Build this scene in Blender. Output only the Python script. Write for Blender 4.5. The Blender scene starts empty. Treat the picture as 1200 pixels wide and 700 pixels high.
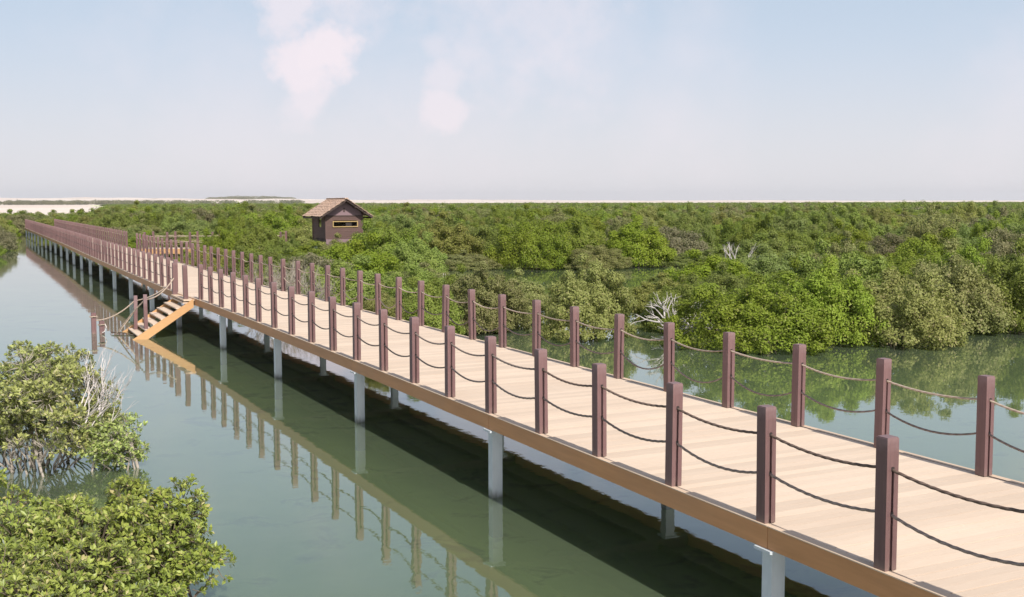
import bpy, math, random
import numpy as np
from mathutils import Vector, Matrix
R = math.radians
S = bpy.context.scene
C = S.collection

# ------------------------------------------------------------------ camera
CAM_H = 4.2
PITCH = math.atan((350 - 237.5) / 1300.0)
cam = bpy.data.cameras.new('camera'); camo = bpy.data.objects.new('camera', cam); C.objects.link(camo)
cam.sensor_fit = 'HORIZONTAL'; cam.sensor_width = 36.0; cam.lens = 36.0 * 1300.0 / 1200.0
cam.clip_start = 0.1; cam.clip_end = 40000
camo.matrix_world = Matrix.Translation((0, 0, CAM_H)) @ Matrix.Rotation(math.pi / 2 - PITCH, 4, 'X') @ Matrix.Rotation(-0.002, 4, 'Z')
S.camera = camo

# ------------------------------------------------------------------ light
ANG = 0.4582                      # heading of the boardwalk, left of the view axis
SUN_EL = 44.0
sun_az = ANG + R(0.3)
sx, sy = math.sin(sun_az), -math.cos(sun_az)      # where the sun stands, seen from above
sun = bpy.data.lights.new('sun', 'SUN'); suno = bpy.data.objects.new('sun', sun); C.objects.link(suno)
sun.energy = 5.0; sun.angle = R(0.6); sun.color = (1.0, 0.95, 0.88)
sv = Vector((sx * math.cos(R(SUN_EL)), sy * math.cos(R(SUN_EL)), math.sin(R(SUN_EL))))
suno.rotation_euler = sv.to_track_quat('Z', 'Y').to_euler()
suno.location = (20, -20, 40)

W = bpy.data.worlds.new('World'); S.world = W; W.use_nodes = True
nt = W.node_tree; nt.nodes.clear()
def N(nt, t, **k):
    n = nt.nodes.new(t)
    for a, b in k.items(): setattr(n, a, b)
    return n
def L(nt, a, b): nt.links.new(a, b)
def math_(nt, op, a, b=None, c=None, clamp=False):
    n = N(nt, 'ShaderNodeMath', operation=op, use_clamp=clamp)
    for i, v in enumerate((a, b, c)):
        if v is None: continue
        if isinstance(v, (int, float)): n.inputs[i].default_value = v
        else: L(nt, v, n.inputs[i])
    return n.outputs[0]
def mixc(nt, f, a, b, bt='MIX'):
    n = N(nt, 'ShaderNodeMix', data_type='RGBA', blend_type=bt)
    for s, v in ((n.inputs[0], f), (n.inputs[6], a), (n.inputs[7], b)):
        if isinstance(v, (int, float)): s.default_value = v
        elif isinstance(v, tuple): s.default_value = (*v, 1) if len(v) == 3 else v
        else: L(nt, v, s)
    return n.outputs[2]
def mapr(nt, v, a, b, c, d, smooth=False):
    n = N(nt, 'ShaderNodeMapRange', clamp=True)
    if smooth: n.interpolation_type = 'SMOOTHSTEP'
    L(nt, v, n.inputs[0])
    for i, x in zip((1, 2, 3, 4), (a, b, c, d)): n.inputs[i].default_value = x
    return n.outputs[0]

SKY = 0.10
sky = N(nt, 'ShaderNodeTexSky', sky_type='NISHITA', sun_disc=False)
sky.sun_elevation = R(SUN_EL); sky.sun_rotation = math.atan2(sx, sy); sky.air_density = 1.0; sky.dust_density = 2.0; sky.ozone_density = 1.5
tc = N(nt, 'ShaderNodeTexCoord')
sep = N(nt, 'ShaderNodeSeparateXYZ'); L(nt, tc.outputs['Generated'], sep.inputs[0])
el = sep.outputs['Z']
# humid white veil over the sky, thickest at the horizon
veil = mapr(nt, el, 0.10, 0.42, 0.93, 0.15, True)
K = 1.0 / SKY
veilcol = mixc(nt, mapr(nt, el, 0.0, 0.17, 0, 1, True), (0.76 * K, 0.745 * K, 0.775 * K), (0.56 * K, 0.655 * K, 0.785 * K))
base = mixc(nt, veil, sky.outputs[0], veilcol)
# clouds: soft puffs at given directions, edges broken up by noise
noi = N(nt, 'ShaderNodeTexNoise'); noi.inputs['Scale'].default_value = 26; noi.inputs['Detail'].default_value = 9; noi.inputs['Roughness'].default_value = 0.62
L(nt, tc.outputs['Generated'], noi.inputs['Vector'])
noi2 = N(nt, 'ShaderNodeTexNoise'); noi2.inputs['Scale'].default_value = 5.5; noi2.inputs['Detail'].default_value = 6
L(nt, tc.outputs['Generated'], noi2.inputs['Vector'])
def pdir(px, py):
    v = Vector(((px - 600) / 1300.0, 1.0, (350 - py) / 1300.0)); v.normalize()
    return (Matrix.Rotation(-PITCH, 3, 'X') @ v)
def puff(px, py, r, soft, nz, amt, tot):
    d = pdir(px, py)
    n = N(nt, 'ShaderNodeVectorMath', operation='DISTANCE'); L(nt, tc.outputs['Generated'], n.inputs[0]); n.inputs[1].default_value = d
    q = math_(nt, 'DIVIDE', n.outputs['Value'], r)
    q = math_(nt, 'ADD', q, math_(nt, 'MULTIPLY', math_(nt, 'SUBTRACT', noi.outputs[0], 0.5), nz * 1.35))
    m = math_(nt, 'MULTIPLY', mapr(nt, q, .78 - soft, 1.10 + soft * 0.35, 1, 0, True), min(1, amt * 1.12))
    return m if tot is None else math_(nt, 'MAXIMUM', tot, m)
cl = None
for a in ((345, 15, .036, .5, 1.9, .55), (385, 55, .034, .35, 1.5, .75), (355, 80, .034, .4, 1.6, .7), (365, 115, .026, .5, 1.7, .55), (345, 130, .030, .8, 1.8, .4),
          (512, 52, .018, .6, 1.5, .32), (522, 92, .024, .6, 1.6, .42), (520, 130, .026, .45, 1.6, .55), (470, 145, .05, .9, 1.6, .25),
          (400, -10, .06, .9, 1.7, .5), (620, 5, .11, 1.0, 1.7, .42), (700, 45, .07, 1.0, 1.5, .22), (300, 150, .13, 1.0, 1.2, .2), (480, 190, .16, 1.0, 1.2, .2)):
    cl = puff(*a, cl)
wide = math_(nt, 'MULTIPLY', mapr(nt, noi2.outputs[0], 0.48, 0.75, 0, 1, True), 0.30)
cl = math_(nt, 'MAXIMUM', cl, wide)
col = mixc(nt, cl, base, (0.90 * K, 0.80 * K, 0.84 * K))
bg = N(nt, 'ShaderNodeBackground'); bg.inputs[1].default_value = SKY; L(nt, col, bg.inputs[0])
wo = N(nt, 'ShaderNodeOutputWorld'); L(nt, bg.outputs[0], wo.inputs[0])

S.view_settings.view_transform = 'Standard'; S.view_settings.look = 'None'; S.view_settings.exposure = 0.12; S.view_settings.gamma = 1.0
S.render.engine = 'CYCLES'
S.cycles.transparent_max_bounces = 16; S.cycles.max_bounces = 8; S.cycles.diffuse_bounces = 3

# ------------------------------------------------------------------ helpers
rng = np.random.default_rng(7)
random.seed(7)
def mesh_from(name, V, F, mat, smooth=False):
    """V (n,3) floats, F (m,k) ints or list of tuples"""
    me = bpy.data.meshes.new(name)
    V = np.asarray(V, np.float32)
    if isinstance(F, np.ndarray):
        k = F.shape[1]; m = len(F)
        me.vertices.add(len(V)); me.vertices.foreach_set('co', V.ravel())
        me.loops.add(m * k); me.loops.foreach_set('vertex_index', F.ravel().astype(np.int32))
        me.polygons.add(m); me.polygons.foreach_set('loop_start', np.arange(0, m * k, k, dtype=np.int32))
        me.update(calc_edges=True)
    else:
        me.from_pydata([tuple(map(float, v)) for v in V], [], F)
    if mat: me.materials.append(mat)
    if smooth: me.polygons.foreach_set('use_smooth', np.ones(len(me.polygons), bool))
    me.update()
    return me
class MB:
    def __init__(s): s.v = []; s.f = []
    def box(s, x0, x1, y0, y1, z0, z1, M=None):
        i = len(s.v)
        for z in (z0, z1):
            for x, y in ((x0, y0), (x1, y0), (x1, y1), (x0, y1)):
                p = Vector((x, y, z)); s.v.append(M @ p if M else p)
        s.f += [(i, i+3, i+2, i+1), (i+4, i+5, i+6, i+7), (i, i+1, i+5, i+4), (i+1, i+2, i+6, i+5), (i+2, i+3, i+7, i+6), (i+3, i, i+4, i+7)]
        return s
    def prism(s, poly, z0, z1, M=None):
        i = len(s.v); n = len(poly)
        for z in (z0, z1):
            for x, y in poly:
                p = Vector((x, y, z)); s.v.append(M @ p if M else p)
        s.f.append(tuple(range(i + n - 1, i - 1, -1))); s.f.append(tuple(range(i + n, i + 2 * n)))
        for k in range(n):
            j = (k + 1) % n; s.f.append((i + k, i + j, i + n + j, i + n + k))
        return s
    def beam(s, a, b, w, h):
        a = Vector(a); b = Vector(b); d = b - a; l = d.length
        q = d.to_track_quat('Y', 'Z').to_matrix().to_4x4(); q.translation = a
        return s.box(-w / 2, w / 2, 0, l, -h / 2, h / 2, q)
    def tube(s, pts, rad, k=6, cap=True):
        pts = [Vector(p) for p in pts]; n = len(pts); i0 = len(s.v)
        for i, p in enumerate(pts):
            d = (pts[min(i + 1, n - 1)] - pts[max(i - 1, 0)]).normalized()
            u = d.cross(Vector((0, 0, 1)) if abs(d.z) < .95 else Vector((1, 0, 0))).normalized(); w = d.cross(u)
            r = rad[i] if isinstance(rad, (list, tuple)) else rad
            for j in range(k):
                t = 2 * math.pi * j / k
                s.v.append(p + u * math.cos(t) * r + w * math.sin(t) * r)
        for i in range(n - 1):
            for j in range(k):
                a = i0 + i * k + j; b = i0 + i * k + (j + 1) % k
                s.f.append((a, b, b + k, a + k))
        if cap:
            s.f.append(tuple(i0 + j for j in range(k))[::-1]); s.f.append(tuple(i0 + (n - 1) * k + j for j in range(k)))
        return s
    def mesh(s, name, mat, smooth=False):
        return mesh_from(name, np.array([tuple(v) for v in s.v]), s.f, mat, smooth)
def link(name, me, parent=None, loc=(0, 0, 0), rot=(0, 0, 0), label=None, cat=None, group=None, kind=None, scale=None):
    o = bpy.data.objects.new(name, me); C.objects.link(o)
    o.location = loc; o.rotation_euler = rot
    if scale is not None: o.scale = (scale,) * 3 if isinstance(scale, (int, float)) else scale
    if parent: o.parent = parent
    if label: o['label'] = label
    if cat: o['category'] = cat
    if group: o['group'] = group
    if kind: o['kind'] = kind
    return o

# ------------------------------------------------------------------ materials
def material(name):
    m = bpy.data.materials.new(name); m.use_nodes = True
    nt = m.node_tree; b = nt.nodes['Principled BSDF']
    return m, nt, b
def noise(nt, scale, detail=4, rough=.5, vec=None, dist=0):
    n = N(nt, 'ShaderNodeTexNoise'); n.inputs['Scale'].default_value = scale; n.inputs['Detail'].default_value = detail
    n.inputs['Roughness'].default_value = rough; n.inputs['Distortion'].default_value = dist
    if vec is not None: L(nt, vec, n.inputs['Vector'])
    return n.outputs[0]
def bump(nt, b, h, strength=.3, dist=.01):
    n = N(nt, 'ShaderNodeBump'); n.inputs['Strength'].default_value = strength; n.inputs['Distance'].default_value = dist
    L(nt, h, n.inputs['Height']); L(nt, n.outputs[0], b.inputs['Normal'])
def objvec(nt, sc=(1, 1, 1)):
    t = N(nt, 'ShaderNodeTexCoord'); m = N(nt, 'ShaderNodeMapping'); m.inputs['Scale'].default_value = sc
    L(nt, t.outputs['Object'], m.inputs[0]); return m.outputs[0]
def worldvec(nt, sc=(1, 1, 1)):
    t = N(nt, 'ShaderNodeNewGeometry'); m = N(nt, 'ShaderNodeMapping'); m.inputs['Scale'].default_value = sc
    L(nt, t.outputs['Position'], m.inputs[0]); return m.outputs[0]
def rnd(nt): return N(nt, 'ShaderNodeObjectInfo').outputs['Random']

def wood(name, c1, c2, grain=(30, 2, 30), rough=.7, rvar=.0, bstr=.25, stain=None):
    m, nt, b = material(name)
    g = noise(nt, 1.0, 5, .6, objvec(nt, grain))
    c = mixc(nt, mapr(nt, g, .3, .7, 0, 1), c1, c2)
    big = noise(nt, .9, 4, .6, worldvec(nt))
    c = mixc(nt, math_(nt, 'MULTIPLY', mapr(nt, big, .4, .75, 0, 1), .35), c, stain or c2)
    if rvar:
        h = N(nt, 'ShaderNodeHueSaturation'); L(nt, c, h.inputs['Color'])
        h.inputs['Value'].default_value = 1; L(nt, mapr(nt, rnd(nt), 0, 1, 1 - rvar, 1 + rvar), h.inputs['Value']); c = h.outputs[0]
    L(nt, c, b.inputs['Base Color']); b.inputs['Roughness'].default_value = rough
    bump(nt, b, g, bstr, .004)
    return m
M_under = None
M_plank = wood('plank_wood', (.67, .535, .415), (.60, .47, .355), (3, 60, 30), .75, .09, .3, (.58, .43, .31))
M_edge = wood('edge_wood', (.64, .49, .36), (.55, .41, .29), (30, 2, 30), .7)
M_fascia = wood('fascia_wood', (.54, .26, .11), (.44, .21, .085), (30, 1.2, 14), .6, .04, .3, (.44, .25, .14))
M_string = wood('stringer_wood', (.54, .31, .14), (.47, .26, .11), (6, 6, 30), .6)
M_post = wood('post_wood', (.165, .088, .084), (.12, .064, .062), (40, 40, 2.5), .55, .10, .25, (.17, .095, .095))
M_dark = wood('shade_sheet_dark', (.07, .045, .035), (.05, .03, .025))
def weathered_post(m):
    nt = m.node_tree; b = nt.nodes['Principled BSDF']; src = b.inputs['Base Color'].links[0].from_socket
    t = N(nt, 'ShaderNodeTexCoord'); sp = N(nt, 'ShaderNodeSeparateXYZ'); L(nt, t.outputs['Object'], sp.inputs[0])
    n = noise(nt, 14, 5, .65, t.outputs['Object'])
    top = mapr(nt, math_(nt, 'ADD', sp.outputs[2], math_(nt, 'MULTIPLY', n, .25)), 1.1, 1.26, 0, .55)
    foot = mapr(nt, math_(nt, 'ADD', sp.outputs[2], math_(nt, 'MULTIPLY', n, .2)), .08, .2, .5, 0)
    c = mixc(nt, top, src, (.27, .18, .18)); c = mixc(nt, foot, c, (.24, .17, .14))
    scr = mapr(nt, noise(nt, 1, 4, .7, objvec(nt, (60, 60, 6))), .66, .74, 0, .5); c = mixc(nt, scr, c, (.26, .17, .17))
    L(nt, c, b.inputs['Base Color'])
weathered_post(M_post)
M_hutwall = wood('hut_wall_wood', (.13, .075, .062), (.095, .053, .045), (3, 3, 40), .7)
M_hutskirt = wood('hut_skirt_board', (.24, .16, .17), (.2, .13, .14), (3, 3, 40), .7)
M_yellow = wood('yellow_frame_wood', (.44, .31, .13), (.36, .25, .10))
M_black = wood('dark_interior_wood', (.03, .02, .018), (.02, .014, .012))
M_thatch = wood('thatch', (.55, .39, .29), (.43, .29, .21), (25, 3, 25), .9, 0, .5, (.50, .36, .29))
M_twig = wood('grey_bark', (.40, .35, .30), (.27, .23, .19), (20, 20, 6), .9, 0, .4)
M_dead = wood('bleached_branch', (.62, .57, .54), (.48, .43, .41), (20, 20, 6), .85, 0, .3)
M_trunk = wood('brown_bark', (.16, .12, .09), (.10, .075, .055), (20, 20, 6), .9, 0, .5)

def rope_mat(name, c1, c2):
    m, nt, b = material(name)
    n = N(nt, 'ShaderNodeTexWave'); n.wave_type = 'BANDS'; n.bands_direction = 'DIAGONAL'; n.inputs['Scale'].default_value = 9; n.inputs['Distortion'].default_value = 1.0
    L(nt, objvec(nt), n.inputs['Vector'])
    c = mixc(nt, n.outputs['Fac'], c1, c2)
    h = N(nt, 'ShaderNodeHueSaturation'); L(nt, c, h.inputs['Color']); L(nt, mapr(nt, rnd(nt), 0, 1, .8, 1.25), h.inputs['Value'])
    L(nt, h.outputs[0], b.inputs['Base Color']); b.inputs['Roughness'].default_value = .9
    bump(nt, b, n.outputs['Fac'], .6, .006)
    return m
M_rope = rope_mat('brown_rope', (.10, .065, .05), (.19, .13, .10))
M_ropel = rope_mat('tan_rope', (.34, .26, .20), (.46, .37, .29))
M_ropeg = rope_mat('grey_rope', (.17, .13, .11), (.26, .20, .17))

def conc():
    m, nt, b = material('pale_concrete')
    g = noise(nt, 6, 6, .6, objvec(nt, (1, 1, .35)))
    c = mixc(nt, mapr(nt, g, .35, .7, 0, 1), (.56, .60, .62), (.46, .50, .52))
    sp = N(nt, 'ShaderNodeSeparateXYZ'); L(nt, worldvec(nt), sp.inputs[0])
    wet = mapr(nt, math_(nt, 'ADD', sp.outputs[2], math_(nt, 'MULTIPLY', math_(nt, 'SUBTRACT', g, .5), .3)), .0, .16, 1, 0, True)
    c = mixc(nt, math_(nt, 'MULTIPLY', wet, .85), c, (.12, .12, .09))
    L(nt, c, b.inputs['Base Color']); b.inputs['Roughness'].default_value = .8
    bump(nt, b, g, .3, .005); return m
M_conc = conc()

def leafmat(name, c1, c2, c3, far=False, spec=.2):
    m = bpy.data.materials.new(name); m.use_nodes = True; nt = m.node_tree; nt.nodes.clear()
    geo = N(nt, 'ShaderNodeNewGeometry'); oi = N(nt, 'ShaderNodeObjectInfo')
    r = geo.outputs['Random Per Island']
    c = mixc(nt, mapr(nt, r, 0, .8, 0, 1), c1, c2)
    c = mixc(nt, mapr(nt, r, .90, .94, 0, .75), c, c3)
    n = noise(nt, .45, 3, .5, worldvec(nt))
    h = N(nt, 'ShaderNodeHueSaturation'); L(nt, c, h.inputs['Color'])
    L(nt, math_(nt, 'ADD', mapr(nt, oi.outputs['Random'], 0, 1, .480, .500), math_(nt, 'MULTIPLY', math_(nt, 'SUBTRACT', n, .5), -.05)), h.inputs['Hue'])
    L(nt, mapr(nt, oi.outputs['Random'], 0, 1, 1.08, 1.52), h.inputs['Value'])
    L(nt, mapr(nt, math_(nt, 'FRACT', math_(nt, 'MULTIPLY', oi.outputs['Random'], 7.3)), 0, 1, .85, 1.08), h.inputs['Saturation'])
    d = N(nt, 'ShaderNodeBsdfDiffuse'); t = N(nt, 'ShaderNodeBsdfTranslucent'); gl = N(nt, 'ShaderNodeBsdfGlossy')
    L(nt, h.outputs[0], d.inputs[0])
    tcx = mixc(nt, .5, h.outputs[0], (.22, .30, .03)); L(nt, tcx, t.inputs[0])
    gl.inputs['Roughness'].default_value = .42; gl.inputs[0].default_value = (1, 1, .95, 1)
    a = N(nt, 'ShaderNodeMixShader'); a.inputs[0].default_value = .42; L(nt, d.outputs[0], a.inputs[1]); L(nt, t.outputs[0], a.inputs[2])
    fr = N(nt, 'ShaderNodeFresnel'); fr.inputs[0].default_value = 1.4
    b = N(nt, 'ShaderNodeMixShader'); L(nt, math_(nt, 'MULTIPLY', fr.outputs[0], spec), b.inputs[0]); L(nt, a.outputs[0], b.inputs[1]); L(nt, gl.outputs[0], b.inputs[2])
    o = N(nt, 'ShaderNodeOutputMaterial'); L(nt, b.outputs[0], o.inputs[0])
    return m
M_leafN = leafmat('leaf_near', (.145, .205, .03), (.32, .385, .075), (.46, .38, .18), spec=.8)
M_leafA = leafmat('leaf_dry_bush', (.19, .22, .05), (.36, .38, .12), (.46, .40, .22), spec=.8)
M_leafG = leafmat('leaf_green', (.145, .20, .035), (.19, .245, .05), (.22, .22, .09))
M_leafB = leafmat('leaf_bright', (.155, .215, .032), (.21, .27, .05), (.24, .25, .08))
M_leafO = leafmat('leaf_olive', (.19, .21, .06), (.245, .26, .085), (.28, .24, .12))
M_leafD = leafmat('leaf_dull', (.17, .16, .085), (.22, .205, .105), (.27, .22, .15))

def water_mat():
    m = bpy.data.materials.new('lagoon_water'); m.use_nodes = True; nt = m.node_tree; nt.nodes.clear()
    n1 = noise(nt, 1.3, 3, .5, worldvec(nt, (1.0, 1.0, 1))); n2 = noise(nt, 6, 3, .55, worldvec(nt, (1, .5, 1)))
    patch = mapr(nt, noise(nt, .10, 3, .55, worldvec(nt, (1, .6, 1)), .6), .42, .62, .25, 1.6, True)
    hgt = math_(nt, 'ADD', math_(nt, 'MULTIPLY', n1, .6), math_(nt, 'MULTIPLY', math_(nt, 'MULTIPLY', n2, .35), patch))
    bp = N(nt, 'ShaderNodeBump'); bp.inputs['Strength'].default_value = .13; bp.inputs['Distance'].default_value = .03; L(nt, hgt, bp.inputs['Height'])
    gl = N(nt, 'ShaderNodeBsdfGlossy'); gl.inputs['Roughness'].default_value = .02; gl.inputs[0].default_value = (1, 1, 1, 1); L(nt, bp.outputs[0], gl.inputs['Normal'])
    tr = N(nt, 'ShaderNodeBsdfTransparent'); tr.inputs[0].default_value = (.90, .94, .64, 1)
    df = N(nt, 'ShaderNodeBsdfDiffuse'); df.inputs[0].default_value = (.35, .46, .28, 1)
    body = N(nt, 'ShaderNodeMixShader'); body.inputs[0].default_value = .22; L(nt, tr.outputs[0], body.inputs[1]); L(nt, df.outputs[0], body.inputs[2])
    fr = N(nt, 'ShaderNodeFresnel'); fr.inputs[0].default_value = 1.5; L(nt, bp.outputs[0], fr.inputs['Normal'])
    mx = N(nt, 'ShaderNodeMixShader'); L(nt, math_(nt, 'POWER', fr.outputs[0], .72), mx.inputs[0]); L(nt, body.outputs[0], mx.inputs[1]); L(nt, gl.outputs[0], mx.inputs[2])
    o = N(nt, 'ShaderNodeOutputMaterial'); L(nt, mx.outputs[0], o.inputs[0])
    return m
M_water = water_mat()
def bed_mat():
    m, nt, b = material('lagoon_bed_and_sand')
    wv = worldvec(nt)
    n1 = noise(nt, .35, 5, .6, wv); n2 = noise(nt, 1.1, 6, .6, wv, .5)
    c = mixc(nt, mapr(nt, n1, .35, .65, 0, 1), (.66, .75, .29), (.50, .60, .23))
    weed = mapr(nt, n2, .56, .68, 0, 1, True)
    c = mixc(nt, math_(nt, 'MULTIPLY', weed, .6), c, (.20, .21, .09))
    n3 = noise(nt, .55, 2, .4, worldvec(nt, (1, 1, 1)))
    c = mixc(nt, math_(nt, 'MULTIPLY', mapr(nt, n3, .66, .73, 0, 1, True), .6), c, (.14, .17, .12))
    sp = N(nt, 'ShaderNodeSeparateXYZ'); L(nt, wv, sp.inputs[0])
    dn = noise(nt, .002, 5, .6, wv)
    sand = mixc(nt, mapr(nt, dn, .4, .7, 0, 1), (.74, .64, .55), (.60, .48, .40))
    sand = mixc(nt, mapr(nt, noise(nt, .012, 4, .7, worldvec(nt, (1, .15, 1))), .58, .66, 0, .6), sand, (.38, .33, .27))
    c = mixc(nt, mapr(nt, sp.outputs[2], .05, .25, 0, 1), c, sand)
    L(nt, c, b.inputs['Base Color']); b.inputs['Roughness'].default_value = .9; return m
M_bed = bed_mat()

# ------------------------------------------------------------------ setting: terrain, water
def hashn(x, y):
    return (np.sin(x * 1.7 + y * 2.3) + np.sin(x * 3.1 - y * 1.3 + 1.3) * .6 + np.sin(x * 6.7 + y * 5.1 + .7) * .3 + np.sin(x * 13.3 - y * 9.1) * .18) / 2.08
radii = np.concatenate([[0.0], np.geomspace(2, 7200, 150)])
na = 360
az = np.arange(na) * 2 * np.pi / na
V = []
for r in radii:
    x = r * np.sin(az); y = r * np.cos(az)
    z = -.50 + .10 * hashn(x * .11, y * .11) + .05 * hashn(x * .5, y * .47)
    # bare sand flat on the left beyond the mangroves, dunes on the horizon
    azd = (np.degrees(az) + 180) % 360 - 180
    flat = 1 / (1 + np.exp((azd + 19.6 + .6 * np.sin(r * .004)) * 3))
    s = np.clip((r - 215) / 40, 0, 1) * flat
    z = z * (1 - s) + .35 * s
    s2 = np.clip((r - 2900) / 500, 0, 1); z = z * (1 - s2) + .4 * s2
    s3 = np.clip((r - 3700) / 1200, 0, 1)
    left = 1 / (1 + np.exp((azd + 4) * .12))
    z = z + s3 * (10 + 28 * left) * (.62 + .5 * hashn(x * .0012, y * .0016) * .5 + .12 * hashn(x * .006, y * .005))
    V.append(np.stack([x, y, z], 1))
V = np.concatenate(V); F = []
i = np.arange(len(radii) - 1)[:, None] * na; j = np.arange(na)[None]; j2 = (j + 1) % na
F = np.stack([i + j, i + na + j, i + na + j2, i + j2], -1).reshape(-1, 4)[:, ::-1]
link('seabed_and_sand', mesh_from('terrain', V, F.copy(), M_bed, True), kind='structure')
wr = np.concatenate([[0.0], np.geomspace(5, 7100, 24)])
V = np.concatenate([np.stack([r * np.sin(az[::5]), r * np.cos(az[::5]), 0 * az[::5]], 1) for r in wr]); nb = 72
i = np.arange(len(wr) - 1)[:, None] * nb; j = np.arange(nb)[None]; j2 = (j + 1) % nb
F = np.stack([i + j, i + nb + j, i + nb + j2, i + j2], -1).reshape(-1, 4)[:, ::-1]
link('lagoon_water', mesh_from('water', V, F.copy(), M_water), kind='structure')

# ------------------------------------------------------------------ boardwalk (local axes: x across, y along)
DECK = 1.2; P0 = 6.58; P1 = 10.05; A0, A1 = -9.0, 150.0
def off(a):     # the walk is not quite straight
    xs = (-20, 22, 30, 35, 38, 52, 64, 90, 145, 170); ys = (0, 0, -.05, -.10, -.28, -.25, -.2, .05, .15, .15)
    return float(np.interp(a, xs, ys))
def offh(a): return (off(a + .5) - off(a - .5))     # slope
def deckz(a): return 0.0
MR = Matrix.Rotation(ANG, 4, 'Z')
walk = link('boardwalk', None, None, (0, 0, 0), (0, 0, ANG), 'long pale plank boardwalk with orange-brown side boards on white concrete columns', 'boardwalk')
# planks
PW = .14; WID = P1 - P0 - .18
pb = MB().box(-WID / 2, WID / 2, -PW / 2 + .004, PW / 2 - .004, -.030, 0); plank_me = pb.mesh('plank', M_plank)
a_first = 4.2
rs = random.Random(3)
for k in range(300):
    a = a_first + k * PW
    link('plank', plank_me, walk, ((P0 + P1) / 2 + off(a) + rs.uniform(-.004, .004), a, DECK + rs.uniform(-.0018, .0018)), (0, 0, -math.atan(offh(a)) + rs.uniform(-.0008, .0008)))
rest = MB()
def plank_at(a):
    M = Matrix.Translation(((P0 + P1) / 2 + off(a), a, DECK + rs.uniform(-.0015, .0015))) @ Matrix.Rotation(-math.atan(offh(a)), 4, 'Z')
    rest.box(-WID / 2, WID / 2, -PW / 2 + .004, PW / 2 - .004, -.030, 0, M)
a = a_first - PW
while a > A0: plank_at(a); a -= PW
a = a_first + 300 * PW
while a < A1: plank_at(a); a += PW
link('plank', rest.mesh('planks_rest', M_plank), walk, kind='stuff')
# added dark sheets under the planks, underside shade put in as colour
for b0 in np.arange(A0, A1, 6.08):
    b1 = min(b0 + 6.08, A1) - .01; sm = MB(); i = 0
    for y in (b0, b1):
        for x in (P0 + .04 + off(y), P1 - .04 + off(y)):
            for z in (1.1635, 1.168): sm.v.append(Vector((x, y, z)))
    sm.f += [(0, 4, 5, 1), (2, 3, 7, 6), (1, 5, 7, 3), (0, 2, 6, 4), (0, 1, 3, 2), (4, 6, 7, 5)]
    link('shade_sheet', sm.mesh('shade_sheet', M_dark), walk)
# columns every 6.1 m, boards between joints
cols = [8.02 + 6.08 * k for k in range(-2, 24)]
colm = MB().box(-.078, .078, -.07, .07, -.75, .955).mesh('column', M_conc)
capm = MB().box(-.14, .11, -.12, .12, .957, .985).mesh('column_cap', M_conc)
capf = MB().box(-.11, .14, -.12, .12, .957, .985).mesh('column_cap', M_conc)
for a in cols:
    for p, cm in ((P0 + .105, capm), (P1 - .40, capf)):
        o = link('support_column', colm, walk, (p + off(a), a, 0), (0, 0, rs.uniform(-.02, .02)))
        link('column_cap', cm, o)
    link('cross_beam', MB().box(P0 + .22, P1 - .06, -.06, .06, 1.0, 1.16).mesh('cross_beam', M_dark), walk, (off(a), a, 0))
jn = [A0] + [c + rs.uniform(-.12, .12) for c in cols if A0 < c < A1] + [A1]
for b0, b1 in zip(jn[:-1], jn[1:]):
    b0 += .004; b1 -= .004
    for side, p in ((0, P0), (1, P1)):
        mb = MB(); n = 4
        wob = [rs.uniform(-.006, .006) for _ in range(n + 1)]
        for q in range(n):
            y0 = b0 + (b1 - b0) * q / n; y1 = b0 + (b1 - b0) * (q + 1) / n
            i = len(mb.v)
            w0, w1 = (p, p + .03) if side == 0 else (p - .03, p)
            for y, wz in ((y0, wob[q]), (y1, wob[q + 1])):
                for x in (w0 + off(y), w1 + off(y)):
                    for z in (.985, 1.194): mb.v.append(Vector((x, y, z + wz * (1 if z < 1.1 else .4))))
            mb.f += [(i, i+4, i+5, i+1), (i+2, i+3, i+7, i+6), (i+1, i+5, i+7, i+3), (i, i+2, i+6, i+4)]
            if q == 0: mb.f.append((i, i+1, i+3, i+2))
            if q == n - 1: mb.f.append((i+4, i+6, i+7, i+5))
        link('fascia_board', mb.mesh('fascia_board', M_fascia), walk)
        mb = MB(); ym = (b0 + b1) / 2
        for y0, y1 in ((b0, ym - .002), (ym + .002, b1)):
            xa, xb = ((P0 - .008, P0 + .078) if side == 0 else (P1 - .078, P1 + .008))
            i = len(mb.v)
            for y in (y0, y1):
                for x in (xa, xb):
                    for z in (1.192 if False else 1.196, 1.206): mb.v.append(Vector((x + off(y), y, z)))
            mb.f += [(i, i+4, i+5, i+1), (i+2, i+3, i+7, i+6), (i+1, i+5, i+7, i+3), (i, i+2, i+6, i+4), (i, i+1, i+3, i+2), (i+4, i+6, i+7, i+5)]
        link('edge_board', mb.mesh('edge_board', M_edge), walk)
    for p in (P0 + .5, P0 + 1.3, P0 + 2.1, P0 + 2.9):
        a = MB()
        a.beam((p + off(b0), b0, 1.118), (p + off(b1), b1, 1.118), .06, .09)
        link('joist', a.mesh('joist', M_dark), walk)

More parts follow.
